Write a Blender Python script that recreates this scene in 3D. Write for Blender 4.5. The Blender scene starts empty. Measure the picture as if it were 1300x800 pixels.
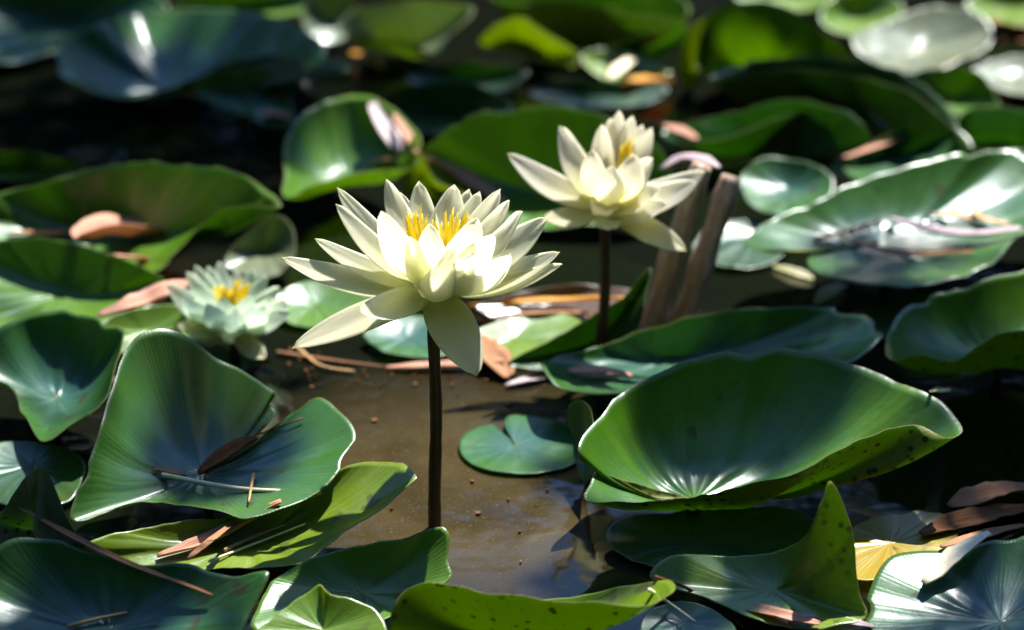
import bpy, math, random
from mathutils import Vector, Matrix, noise
random.seed(7)
S = bpy.context.scene
COL = S.collection
R = math.radians

# ------------------------------------------------------------------ camera
FOCAL, PITCH, H = 85.0, R(24.0), 0.514
S.render.resolution_x, S.render.resolution_y = 1024, 630
FWD = Vector((0, math.cos(PITCH), -math.sin(PITCH)))
UPV = Vector((0, math.sin(PITCH), math.cos(PITCH)))
def ray(px, py):
    k = 36.0 / FOCAL / 1300.0
    return (FWD + Vector((1, 0, 0)) * ((px - 650) * k) + UPV * ((400 - py) * k))
_r = ray(545, 670)
_g = _r * (H / -_r.z)
CAM = Vector((-_g.x, -_g.y, H))
def U(px, py, zc=0.0):
    """point of the line of sight through a photo pixel at height zc (centimetres) above the water"""
    r = ray(px, py)
    return CAM + r * ((zc * 0.01 - CAM.z) / r.z)
def UY(px, py, Y):
    r = ray(px, py)
    return CAM + r * ((Y - CAM.y) / r.y)
def pxm(P):
    return (P - CAM).dot(FWD) * 36.0 / FOCAL / 1300.0
cd = bpy.data.cameras.new('camera')
cam = bpy.data.objects.new('camera', cd); COL.objects.link(cam)
cam.location = CAM; cam.rotation_euler = (R(90) - PITCH, 0, 0)
cd.lens = FOCAL; cd.sensor_width = 36; cd.clip_start = 0.02; cd.clip_end = 200
cd.dof.use_dof = True; cd.dof.aperture_fstop = 6.0
cd.dof.focus_distance = (Vector((0, -0.01, 0.09)) - CAM).dot(FWD)
S.camera = cam

# ------------------------------------------------------------------ light
SUN_EL, SUN_AZ = R(61), R(32)          # azimuth from +Y, positive towards +X
SUN = Vector((math.sin(SUN_AZ) * math.cos(SUN_EL), math.cos(SUN_AZ) * math.cos(SUN_EL), math.sin(SUN_EL)))
w = bpy.data.worlds.new('World'); S.world = w; w.use_nodes = True
nt = w.node_tree; nt.nodes.clear()
sky = nt.nodes.new('ShaderNodeTexSky'); sky.sky_type = 'NISHITA'; sky.sun_disc = False
sky.sun_elevation = SUN_EL; sky.sun_rotation = SUN_AZ
sky.ozone_density = 7.0; sky.dust_density = 0.1
bg = nt.nodes.new('ShaderNodeBackground'); bg.inputs[1].default_value = 0.11
wo = nt.nodes.new('ShaderNodeOutputWorld')
nt.links.new(sky.outputs[0], bg.inputs[0]); nt.links.new(bg.outputs[0], wo.inputs[0])
sl = bpy.data.lights.new('sun', 'SUN'); sl.energy = 5.0; sl.angle = R(0.5); sl.color = (1.0, 0.95, 0.86)
so = bpy.data.objects.new('sun', sl); COL.objects.link(so)
so.rotation_euler = SUN.to_track_quat('Z', 'Y').to_euler()
so.location = SUN * 10
S.view_settings.view_transform = 'Standard'; S.view_settings.look = 'None'
S.view_settings.exposure = 1.5; S.view_settings.gamma = 1.0
S.render.engine = 'CYCLES'
S.cycles.use_denoising = True
S.cycles.max_bounces = 9; S.cycles.diffuse_bounces = 5; S.cycles.transmission_bounces = 6
S.cycles.glossy_bounces = 4; S.cycles.sample_clamp_indirect = 4.0
S.cycles.caustics_reflective = False; S.cycles.caustics_refractive = False

# ------------------------------------------------------------------ node helper
class G:
    def __init__(s, name):
        s.m = bpy.data.materials.new(name); s.m.use_nodes = True
        s.t = s.m.node_tree; s.t.nodes.clear()
        s.out = s.t.nodes.new('ShaderNodeOutputMaterial')
    def n(s, typ, **kw):
        nd = s.t.nodes.new('ShaderNode' + typ)
        for k, v in kw.items():
            if k.startswith('i_'):
                key = k[2:]
                sock = nd.inputs[int(key)] if key.isdigit() else nd.inputs[key.replace('_', ' ')]
                if hasattr(v, 'links') or isinstance(v, bpy.types.NodeSocket): s.t.links.new(v, sock)
                else: sock.default_value = v
            else: setattr(nd, k, v)
        return nd
    def math(s, op, a, b=0.0, c=0.0):
        return s.n('Math', operation=op, i_0=a, i_1=b, i_2=c).outputs[0]
    def mapr(s, v, a, b, c=0.0, d=1.0):
        return s.n('MapRange', i_0=v, i_1=a, i_2=b, i_3=c, i_4=d).outputs[0]
    def mix(s, f, a, b):
        nd = s.n('Mix', data_type='RGBA')
        for i, v in ((0, f), (6, a), (7, b)):
            if isinstance(v, bpy.types.NodeSocket): s.t.links.new(v, nd.inputs[i])
            else: nd.inputs[i].default_value = (v + (1,)) if isinstance(v, tuple) and len(v) == 3 else v
        return nd.outputs[2]
    def noise(s, vec, scale, detail=3.0, rough=0.5, dist=0.0):
        return s.n('TexNoise', i_Vector=vec, i_Scale=scale, i_Detail=detail, i_Roughness=rough, i_Distortion=dist).outputs[0]
    def end(s, sh):
        s.t.links.new(sh, s.out.inputs[0]); return s.m
_mats = {}

def leaf_mat(kind):
    """upper face of a pad: waxy, veined from the leaf's middle"""
    key = 'leaf_' + kind
    if key in _mats: return _mats[key]
    ca, cb, tr = {
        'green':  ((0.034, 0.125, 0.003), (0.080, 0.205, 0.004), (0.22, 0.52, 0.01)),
        'blue':   ((0.018, 0.092, 0.014), (0.038, 0.140, 0.014), (0.12, 0.40, 0.02)),
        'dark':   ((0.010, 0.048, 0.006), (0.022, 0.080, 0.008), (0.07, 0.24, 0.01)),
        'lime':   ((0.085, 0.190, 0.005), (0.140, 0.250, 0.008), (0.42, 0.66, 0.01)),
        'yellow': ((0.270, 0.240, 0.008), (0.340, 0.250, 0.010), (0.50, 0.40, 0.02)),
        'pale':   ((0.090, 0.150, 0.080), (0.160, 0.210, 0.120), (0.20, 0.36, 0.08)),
        'brown':  ((0.080, 0.045, 0.020), (0.130, 0.075, 0.035), (0.20, 0.10, 0.03)),
    }[kind]
    g = G(key)
    tc = g.n('TexCoord'); ob = tc.outputs['Object']; uv = tc.outputs['UV']
    sp = g.n('SeparateXYZ', i_0=uv); u, v = sp.outputs[0], sp.outputs[1]
    rnd = g.n('ObjectInfo').outputs['Random']
    n1 = g.noise(ob, 22, 4, 0.6); n2 = g.noise(ob, 160, 5, 0.65, 0.3); n3 = g.noise(ob, 620, 3, 0.6)
    # veins: N radiating lines that fork half-way out
    N = 21.0
    wob = g.math('MULTIPLY', g.math('SUBTRACT', n1, 0.5), 0.018)
    uu = g.math('ADD', u, wob)
    def lines(n, width):
        f = g.math('ABSOLUTE', g.math('SUBTRACT', g.math('FRACT', g.math('MULTIPLY', uu, n)), 0.5))
        d = g.math('DIVIDE', g.math('MULTIPLY', f, v), n / 21.0)
        return g.mapr(d, 0.0, width, 1.0, 0.0)
    l1 = lines(N, 0.06)
    l2 = g.math('MULTIPLY', lines(N * 2, 0.045), g.mapr(v, 0.4, 0.6))
    l3 = g.math('MULTIPLY', lines(N * 4, 0.035), g.mapr(v, 0.68, 0.8))
    bloom = g.math('MULTIPLY', g.mapr(g.math('ADD', v, g.math('MULTIPLY', g.math('SUBTRACT', n1, .5), .9)), 0.25, 0.85, 1.0, 0.0), {'blue': 0.58, 'green': 0.15, 'dark': 0.25}.get(kind, 0.1))  # blue sky reflection painted into the colour, strongest in the pad's middle
    vein = g.math('MAXIMUM', g.math('MULTIPLY', l1, g.mapr(v, 0.75, 1.0, 1.0, 0.4)), g.math('MAXIMUM', g.math('MULTIPLY', l2, 0.7), g.math('MULTIPLY', l3, 0.5)))
    vor = g.n('TexVoronoi', feature='DISTANCE_TO_EDGE', i_Vector=ob, i_Scale=230.0).outputs[0]
    cell = g.mapr(vor, 0.0, 0.12, 1.0, 0.0)
    c = g.mix(g.mapr(n1, 0.3, 0.7), ca, cb)
    c = g.mix(g.math('MULTIPLY', g.math('SUBTRACT', rnd, 0.3), 0.5), c, (cb[0] * 1.6, cb[1] * 1.05, cb[2]))
    yel = g.math('MULTIPLY', g.mapr(g.noise(ob, 11.0, 5, 0.65, 0.5), 0.52, 0.68), 0.45)
    c = g.mix(yel, c, (cb[0] * 1.5 + .03, cb[1] * 1.12, cb[2]))
    c = g.mix(bloom, c, (0.040, 0.105, 0.150))  # painted sky blue laid over the leaf green
    c = g.mix(g.math('MULTIPLY', vein, 0.22), c, (cb[0] * 2.2 + .02, cb[1] * 1.5 + .02, cb[2] * 1.8 + .01))
    c = g.mix(g.math('MULTIPLY', g.mapr(n2, 0.5, 0.75), 0.35), c, (ca[0] * .6, ca[1] * .6, ca[2] * .6))
    spots = g.math('MULTIPLY', g.mapr(g.noise(ob, 95, 2, 0.4), 0.66, 0.70), g.mapr(n1, 0.45, 0.6))
    c = g.mix(g.math('MULTIPLY', spots, 0.75), c, (0.055, 0.035, 0.012))
    rim = g.mapr(g.math('ADD', v, g.math('MULTIPLY', n2, 0.02)), 0.99, 1.015)
    c = g.mix(g.math('MULTIPLY', rim, 0.6), c, (0.14, 0.11, 0.03))
    dust = g.mapr(g.noise(ob, 48, 6, 0.72, 0.6), 0.56, 0.72)
    c = g.mix(g.math('MULTIPLY', dust, 0.06), c, (0.30, 0.32, 0.25))
    hgt = g.math('ADD', g.math('MULTIPLY', vein, -0.5), g.math('ADD', g.math('MULTIPLY', cell, -0.07), g.math('ADD', g.math('MULTIPLY', n2, 0.9), g.math('MULTIPLY', n3, 0.12))))
    bmp = g.n('Bump', i_Strength=0.22, i_Distance=0.0008, i_Height=hgt).outputs[0]
    ro = g.math('ADD', g.mapr(n2, 0.3, 0.75, 0.30, 0.46), g.math('MULTIPLY', dust, 0.18))
    p = g.n('BsdfPrincipled', i_Base_Color=c, i_Roughness=ro, i_Normal=bmp)
    p.inputs['IOR'].default_value = 1.5
    p.inputs['Specular IOR Level'].default_value = 0.6
    p.inputs['Specular Tint'].default_value = (.72, .88, 1.0, 1)  # sheen tinted blue to deepen the sky's reflection
    p.inputs['Coat Weight'].default_value = 0.55; p.inputs['Coat Roughness'].default_value = 0.23; p.inputs['Coat IOR'].default_value = 1.5
    t = g.n('BsdfTranslucent', i_Color=tr + (1,), i_Normal=bmp)
    ms = g.n('MixShader', i_0=0.36, i_1=p.outputs[0], i_2=t.outputs[0])
    _mats[key] = g.end(ms.outputs[0]); return _mats[key]

def under_mat(kind):
    """lower face of a pad: matt, paler, freckled"""
    key = 'underside_' + kind
    if key in _mats: return _mats[key]
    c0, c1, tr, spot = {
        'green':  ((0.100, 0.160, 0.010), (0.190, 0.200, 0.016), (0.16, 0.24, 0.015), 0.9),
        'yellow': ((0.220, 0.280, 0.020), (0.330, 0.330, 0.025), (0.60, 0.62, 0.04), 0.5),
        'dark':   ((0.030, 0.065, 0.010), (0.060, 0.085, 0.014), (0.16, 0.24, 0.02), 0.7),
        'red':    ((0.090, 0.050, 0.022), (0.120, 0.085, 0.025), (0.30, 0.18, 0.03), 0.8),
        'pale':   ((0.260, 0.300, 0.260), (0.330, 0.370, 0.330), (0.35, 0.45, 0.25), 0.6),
    }[kind]
    g = G(key)
    tc = g.n('TexCoord'); ob = tc.outputs['Object']
    sp = g.n('SeparateXYZ', i_0=tc.outputs['UV']); u, v = sp.outputs[0], sp.outputs[1]
    n1 = g.noise(ob, 30, 4, 0.6); n2 = g.noise(ob, 260, 4, 0.6)
    f = g.math('ABSOLUTE', g.math('SUBTRACT', g.math('FRACT', g.math('MULTIPLY', u, 21.0)), 0.5))
    vein = g.mapr(g.math('MULTIPLY', f, v), 0.0, 0.10, 1.0, 0.0)
    c = g.mix(g.mapr(n1, 0.35, 0.65), c0, c1)
    c = g.mix(g.math('MULTIPLY', vein, 0.4), c, (c1[0] * 1.4, c1[1] * 1.4, c1[2] * 1.6))
    sv = g.n('TexVoronoi', i_Vector=ob, i_Scale=190.0).outputs[0]
    fre = g.math('MULTIPLY', g.mapr(g.math('ADD', sv, g.math('MULTIPLY', n2, 0.35)), 0.40, 0.46, 1.0, 0.0), g.mapr(n1, 0.36, 0.50))
    c = g.mix(g.math('MULTIPLY', fre, spot), c, (0.022, 0.014, 0.008))
    rim = g.mapr(v, 0.97, 1.0)
    c = g.mix(g.math('MULTIPLY', rim, 0.5), c, (0.26, 0.20, 0.08))
    bmp = g.n('Bump', i_Strength=0.5, i_Distance=0.001, i_Height=g.math('ADD', vein, n2)).outputs[0]
    p = g.n('BsdfPrincipled', i_Base_Color=c, i_Roughness=0.5, i_Normal=bmp)
    t = g.n('BsdfTranslucent', i_Color=g.mix(g.math('MULTIPLY', fre, 0.85), tr, (0.02, 0.01, 0.005)), i_Normal=bmp)
    ms = g.n('MixShader', i_0=0.5, i_1=p.outputs[0], i_2=t.outputs[0])
    _mats[key] = g.end(ms.outputs[0]); return _mats[key]

def petal_mat(key, tip, base, trans):
    if key in _mats: return _mats[key]
    g = G(key)
    tc = g.n('TexCoord'); sp = g.n('SeparateXYZ', i_0=tc.outputs['UV']); u, v = sp.outputs[0], sp.outputs[1]
    ob = tc.outputs['Object']
    cmb = g.n('CombineXYZ', i_0=g.math('MULTIPLY', u, 34.0), i_1=g.math('MULTIPLY', v, 2.2), i_2=g.n('ObjectInfo').outputs['Random']).outputs[0]
    st = g.noise(cmb, 1.0, 3, 0.6); n = g.noise(ob, 90, 3, 0.5)
    c = g.mix(g.mapr(v, 0.0, 0.6), base, tip)
    c = g.mix(g.math('MULTIPLY', g.mapr(st, 0.45, 0.7), 0.22), c, (tip[0] * .8, tip[1] * .84, tip[2] * .68))
    edge = g.mapr(g.math('ADD', v, g.math('MULTIPLY', n, 0.06)), 0.965, 1.03)
    c = g.mix(g.math('MULTIPLY', edge, 0.7), c, (0.60, 0.50, 0.18))
    bmp = g.n('Bump', i_Strength=0.35, i_Distance=0.0006, i_Height=g.math('ADD', st, g.math('MULTIPLY', n, 0.5))).outputs[0]
    p = g.n('BsdfPrincipled', i_Base_Color=c, i_Roughness=0.42, i_Normal=bmp)
    p.inputs['Specular IOR Level'].default_value = 0.35
    t = g.n('BsdfTranslucent', i_Color=g.mix(g.mapr(v, 0.0, 0.7), base, trans), i_Normal=bmp)
    ms = g.n('MixShader', i_0=0.78, i_1=p.outputs[0], i_2=t.outputs[0])
    _mats[key] = g.end(ms.outputs[0]); return _mats[key]

def plain_mat(key, a, b, scale=80.0, rough=0.6, spec=0.4, stretch=None, trans=None, bump=0.0008):
    if key in _mats: return _mats[key]
    g = G(key)
    tc = g.n('TexCoord'); ob = tc.outputs['Object']; vec = ob
    if stretch:
        sp = g.n('SeparateXYZ', i_0=tc.outputs['UV'])
        vec = g.n('CombineXYZ', i_0=g.math('MULTIPLY', sp.outputs[0], stretch[0]), i_1=g.math('MULTIPLY', sp.outputs[1], stretch[1]), i_2=g.n('ObjectInfo').outputs['Random']).outputs[0]
        n = g.noise(vec, 1.0, 4, 0.65)
    else: n = g.noise(vec, scale, 4, 0.65)
    n2 = g.noise(ob, scale * 5, 3, 0.6)
    c = g.mix(g.mapr(n, 0.32, 0.68), a, b)
    c = g.mix(g.math('MULTIPLY', g.mapr(n2, 0.55, 0.75), 0.4), c, tuple(x * .45 for x in a))
    bmp = g.n('Bump', i_Strength=0.6, i_Distance=bump, i_Height=g.math('ADD', n, g.math('MULTIPLY', n2, .5))).outputs[0]
    p = g.n('BsdfPrincipled', i_Base_Color=c, i_Roughness=rough, i_Normal=bmp)
    p.inputs['Specular IOR Level'].default_value = spec
    sh = p.outputs[0]
    if trans:
        t = g.n('BsdfTranslucent', i_Color=trans + (1,))
        sh = g.n('MixShader', i_0=0.35, i_1=sh, i_2=t.outputs[0]).outputs[0]
    _mats[key] = g.end(sh); return _mats[key]

# ------------------------------------------------------------------ mesh helpers
def tag(o, label=None, cat=None, group=None, kind=None):
    for k, v in (('label', label), ('category', cat), ('group', group), ('kind', kind)):
        if v: o[k] = v
    return o
def mesh(name, verts, faces, mats, origin=None, parent=None, fm=None, uvs=None, smooth=True):
    o0 = Vector(origin) if origin is not None else Vector((0, 0, 0))
    me = bpy.data.meshes.new(name)
    me.from_pydata([tuple(Vector(v) - o0) for v in verts], [], faces)
    for m in (mats if isinstance(mats, (list, tuple)) else [mats]): me.materials.append(m)
    if fm: me.polygons.foreach_set('material_index', fm)
    if smooth: me.polygons.foreach_set('use_smooth', [True] * len(me.polygons))
    if uvs:
        ul = me.uv_layers.new(name='UVMap')
        flat = []
        for li in me.loops: flat.extend(uvs[li.vertex_index])
        ul.data.foreach_set('uv', flat)
    me.update()
    o = bpy.data.objects.new(name, me); COL.objects.link(o)
    if parent is not None:
        o.parent = parent
        o.location = o0 - parent.location
    else: o.location = o0
    return o
def catmull(pts, per, closed=True):
    """centripetal Catmull-Rom through pts; returns samples, roughly evenly spaced"""
    n = len(pts); out = []
    segs = n if closed else n - 1
    for i in range(segs):
        if closed: p = [pts[(i + k - 1) % n] for k in range(4)]
        else:
            p = [pts[max(0, min(n - 1, i + k - 1))] for k in range(4)]
            if i == 0: p[0] = p[1] * 2 - p[2]
            if i == n - 2: p[3] = p[2] * 2 - p[1]
        t = [0.0]
        for k in range(3): t.append(t[-1] + max(1e-6, (p[k + 1] - p[k]).length ** 0.5))
        m = max(2, int(math.ceil((p[2] - p[1]).length / per)))
        for j in range(m):
            x = t[1] + (t[2] - t[1]) * j / m
            A1 = p[0] * ((t[1] - x) / (t[1] - t[0])) + p[1] * ((x - t[0]) / (t[1] - t[0]))
            A2 = p[1] * ((t[2] - x) / (t[2] - t[1])) + p[2] * ((x - t[1]) / (t[2] - t[1]))
            A3 = p[2] * ((t[3] - x) / (t[3] - t[2])) + p[3] * ((x - t[2]) / (t[3] - t[2]))
            B1 = A1 * ((t[2] - x) / (t[2] - t[0])) + A2 * ((x - t[0]) / (t[2] - t[0]))
            B2 = A2 * ((t[3] - x) / (t[3] - t[1])) + A3 * ((x - t[1]) / (t[3] - t[1]))
            out.append(B1 * ((t[2] - x) / (t[2] - t[1])) + B2 * ((x - t[1]) / (t[2] - t[1])))
    if not closed: out.append(pts[-1].copy())
    return out
def tube(name, pts, rad, mat, parent=None, seg=10, origin=None, per=0.006, squash=1.0):
    P = catmull([Vector(p) for p in pts], per, False) if len(pts) > 2 else [Vector(pts[0]).lerp(Vector(pts[1]), i / 12) for i in range(13)]
    n = len(P); V, F, UVs = [], [], []
    prev = None
    for i, p in enumerate(P):
        d = (P[min(n - 1, i + 1)] - P[max(0, i - 1)]).normalized()
        a = prev - d * prev.dot(d) if prev is not None else d.orthogonal()
        a.normalize(); prev = a; b = d.cross(a)
        f = i / (n - 1)
        r = rad(f) if callable(rad) else rad
        for k in range(seg):
            th = 2 * math.pi * k / seg
            V.append(p + a * (math.cos(th) * r) + b * (math.sin(th) * r * squash)); UVs.append((k / seg, f))
    for i in range(n - 1):
        for k in range(seg):
            k2 = (k + 1) % seg
            F.append((i * seg + k, i * seg + k2, (i + 1) * seg + k2, (i + 1) * seg + k))
    F.append(tuple(range(seg - 1, -1, -1))); F.append(tuple((n - 1) * seg + k for k in range(seg)))
    return mesh(name, V, F, mat, origin=origin if origin is not None else P[0], parent=parent, uvs=UVs)

STALK = None
def pad(label, c, rim, prof=2.0, mat='green', under='green', thick=0.0009, ripple=0.0012, wave=0.0015, nr=22, flare=1.0, seed=0, nveins=15, stalk=True, per=0.0032):
    rnd = random.Random(seed * 31 + len(rim) * 7 + int(c[0]))
    C = U(*c)
    pts = [U(*r) for r in rim]
    if sum(a.x * b.y - b.x * a.y for a, b in zip([p - C for p in pts], [p - C for p in pts[1:] + pts[:1]])) < 0: pts.reverse()
    rs = catmull(pts, per)
    n = len(rs)
    so = Vector((rnd.random() * 50, rnd.random() * 50, rnd.random() * 50))
    ph = [rnd.random() * 6.28 for _ in range(6)]
    size = sum((p - C).length for p in rs) / n
    for i in range(n):
        q = rs[i] * 55 + so
        rs[i] = rs[i] + Vector((noise.noise(q), noise.noise(q + Vector((9, 3, 1))), noise.noise(q + Vector((2, 17, 5))) * 0.8)) * wave + \
            Vector((0, 0, 1)) * (noise.noise(rs[i] * 140 + so) * wave * 0.5)
    for _ in range(rnd.randint(2, 5)):
        i0, hw, dep = rnd.randrange(n), rnd.randint(1, 3), rnd.uniform(.02, .055)
        for k in range(-hw, hw + 1):
            q = rs[(i0 + k) % n]; rs[(i0 + k) % n] = q.lerp(C, dep * (1 - (abs(k) / (hw + 1)) ** 2))
    top = [C.copy()]; UVs = [(0.5, 0.0)]
    # true angle of each spoke for the soft radial folds
    ang = [0.0]
    tot = 0.0
    for i in range(n):
        a, b = rs[i] - C, rs[(i + 1) % n] - C
        tot += abs(math.atan2(a.x * b.y - a.y * b.x, a.x * b.x + a.y * b.y)) if a.length > 1e-5 and b.length > 1e-5 else 0
        ang.append(tot)
    for j in range(1, nr + 1):
        r = j / nr
        rr = r ** 0.9
        for i in range(n):
            P = rs[i]
            xy = 1 - (1 - rr) ** flare
            q = C.lerp(P, xy)
            q.z = C.z + (P.z - C.z) * (rr ** prof)
            th = ang[i]
            fold = math.cos(th * nveins + 1.7 * math.sin(th * 2 + ph[0]) + 1.1 * math.sin(th * 5 + ph[1])) * (0.65 + 0.5 * math.sin(th * 3 + ph[2])) * ripple * (rr ** 0.8) * (1 - rr * 0.75)
            und = noise.noise(Vector((q.x, q.y, 0)) * 26 + so) * size * 0.055 * math.sin(math.pi * min(1, rr * 1.02)) ** 0.7 * 0.6
            und += noise.noise(Vector((q.x, q.y, 0)) * 70 + so) * size * 0.011 * math.sin(math.pi * rr * 0.9)
            q.z += fold + und
            top.append(q); UVs.append((ang[i] / 6.2832, rr))
    idx = lambda j, i: 1 + (j - 1) * n + i % n
    F = [(0, idx(1, i), idx(1, i + 1)) for i in range(n)]
    for j in range(1, nr):
        for i in range(n): F.append((idx(j, i), idx(j + 1, i), idx(j + 1, i + 1), idx(j, i + 1)))
    # vertex normals for the offset lower face
    N = [Vector((0, 0, 0)) for _ in top]
    for f in F:
        k = (top[f[1]] - top[f[0]]).cross(top[f[2]] - top[f[0]])
        if len(f) == 4: k += (top[f[2]] - top[f[0]]).cross(top[f[3]] - top[f[0]])
        for v in f: N[v] += k
    m = len(top)
    bot = []
    for i, v in enumerate(top):
        k = N[i].normalized() if N[i].length > 0 else Vector((0, 0, 1))
        jr = 0 if i == 0 else ((i - 1) // n + 1) / nr
        bot.append(v - k * thick * (1.25 - 0.95 * jr))
    V = top + bot
    fm = [0] * len(F)
    F2 = [tuple(m + v for v in reversed(f)) for f in F]
    fm += [1] * len(F2)
    E = [(idx(nr, i), m + idx(nr, i), m + idx(nr, i + 1), idx(nr, i + 1)) for i in range(n)]
    fm += [1] * len(E)
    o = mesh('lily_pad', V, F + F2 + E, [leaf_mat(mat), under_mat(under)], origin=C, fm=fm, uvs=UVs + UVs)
    tag(o, label, 'lily pad', 'lily pads on the pond')
    if stalk and c[2] > 0.9:
        b = C + Vector((0, 0, -thick)); dx, dy = rnd.uniform(-.01, .01), rnd.uniform(-.005, .02)
        s = tube('stalk', [b, b + Vector((dx * .3, dy * .3, -C.z * .45)), b + Vector((dx, dy, -C.z - .03))], 0.0028, M_STALK, parent=o)
    return o

# ------------------------------------------------------------------ petals and flowers
M_STALK = plain_mat('stalk_skin', (0.060, 0.045, 0.020), (0.085, 0.075, 0.025), 120, 0.45)
M_STEM = plain_mat('flower_stem_skin', (0.030, 0.012, 0.008), (0.060, 0.026, 0.014), 140, 0.42)
M_PETAL = petal_mat('petal_cream', (0.90, 0.90, 0.80), (0.86, 0.87, 0.54), (0.99, 0.985, 0.84))
M_SEPAL = petal_mat('petal_sepal', (0.86, 0.85, 0.74), (0.76, 0.78, 0.46), (0.96, 0.93, 0.72))
M_PETALG = petal_mat('petal_greenish', (0.74, 0.82, 0.76), (0.70, 0.78, 0.56), (0.78, 0.88, 0.76))
M_PETALV = petal_mat('petal_white', (0.89, 0.88, 0.86), (0.86, 0.84, 0.50), (0.95, 0.93, 0.80))
M_STAMEN = plain_mat('stamen_yellow', (0.92, 0.72, 0.03), (0.95, 0.82, 0.10), 300, 0.5, trans=(0.95, 0.82, 0.08), bump=0.0002)

def petal(parent, base, tip, width, mat, bulge=0.12, cup=0.25, roll=0.0, name='petal', thick=0.0007, nu=10, nt=20, wscale=1.06, curl=0.0, seed=0):
    d = tip - base; L = d.length; dn = d / L
    h = Vector((d.x, d.y, 0)); hl = h.length
    ho = h / hl if hl > 1e-6 else Vector((0, -1, 0))
    b = (ho * dn.z - Vector((0, 0, 1)) * (hl / L)).normalized()      # towards the petal's back
    vw = ((base + tip) * 0.5 - CAM).normalized()
    dp = (dn - vw * dn.dot(vw)); dp = dp.normalized() if dp.length > 1e-3 else UPV
    across = vw.cross(dp)
    best = max((abs(dn.cross(Matrix.Rotation(k * 0.06, 3, dn) @ b).dot(across)) - abs(k) * 0.012, k) for k in range(-9, 10))
    b = Matrix.Rotation(roll + best[1] * 0.06, 3, dn) @ b
    sdir = dn.cross(b).normalized()
    width = width * wscale / max(0.62, abs(sdir.dot(across)))
    ctrl = base.lerp(tip, 0.45) + b * (bulge * L * 2)
    so = Vector((seed * 3.7, seed * 1.3, 0))
    V, UVs = [], []
    top, bot = [], []
    for j in range(nt + 1):
        t = j / nt
        p = base * (1 - t) ** 2 + ctrl * (2 * t * (1 - t)) + tip * t * t
        if curl: p = p - b * (curl * L * max(0, t - 0.55) ** 2 * 4)
        tg = ((ctrl - base) * (2 * (1 - t)) + (tip - ctrl) * (2 * t)).normalized()
        inn = -(b - tg * b.dot(tg)).normalized()
        prof = (max(t, 0.0) ** 0.62) * (max(1 - t, 0.0) ** 0.68) / ((0.477 ** 0.62) * (0.523 ** 0.68))
        prof = min(1.0, prof * 0.94) if prof < 1 else 1.0
        wd = width * 0.5 * (prof * 0.97 + 0.30 * (1 - t) ** 3) + 0.00012
        for i in range(nu + 1):
            u = i / nu * 2 - 1
            e = noise.noise(Vector((t * 3.1, u * 1.5, 0)) + so) * 0.06 * width
            q = p + sdir * (u * wd * (1 - 0.12 * cup * abs(u))) + inn * (cup * wd * (u * u) * 0.9 + e * t)
            q += inn * (-0.03 * width * math.exp(-(u * 5) ** 2) * (1 - t))
            top.append((q, inn)); UVs.append((i / nu, t))
    for q, inn in top:
        V.append(q)
    for k, (q, inn) in enumerate(top):
        i = k % (nu + 1); j = k // (nu + 1)
        th = thick * (1 - 0.75 * abs(i / nu * 2 - 1) ** 2) * (1.4 - j / nt)
        V.append(q - inn * th)
    m = len(top); F = []
    W = nu + 1
    for j in range(nt):
        for i in range(nu):
            q = (j * W + i, (j + 1) * W + i, (j + 1) * W + i + 1, j * W + i + 1)
            F.append(q); F.append(tuple(m + v for v in reversed(q)))
    for j in range(nt):
        F.append((j * W, m + j * W, m + (j + 1) * W, (j + 1) * W))
        F.append((j * W + nu, (j + 1) * W + nu, m + (j + 1) * W + nu, m + j * W + nu))
    for i in range(nu):
        F.append((i, i + 1, m + i + 1, m + i))
        F.append((nt * W + i, m + nt * W + i, m + nt * W + i + 1, nt * W + i + 1))
    return mesh(name, V, F, mat, origin=base, parent=parent, uvs=UVs + UVs)

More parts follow.
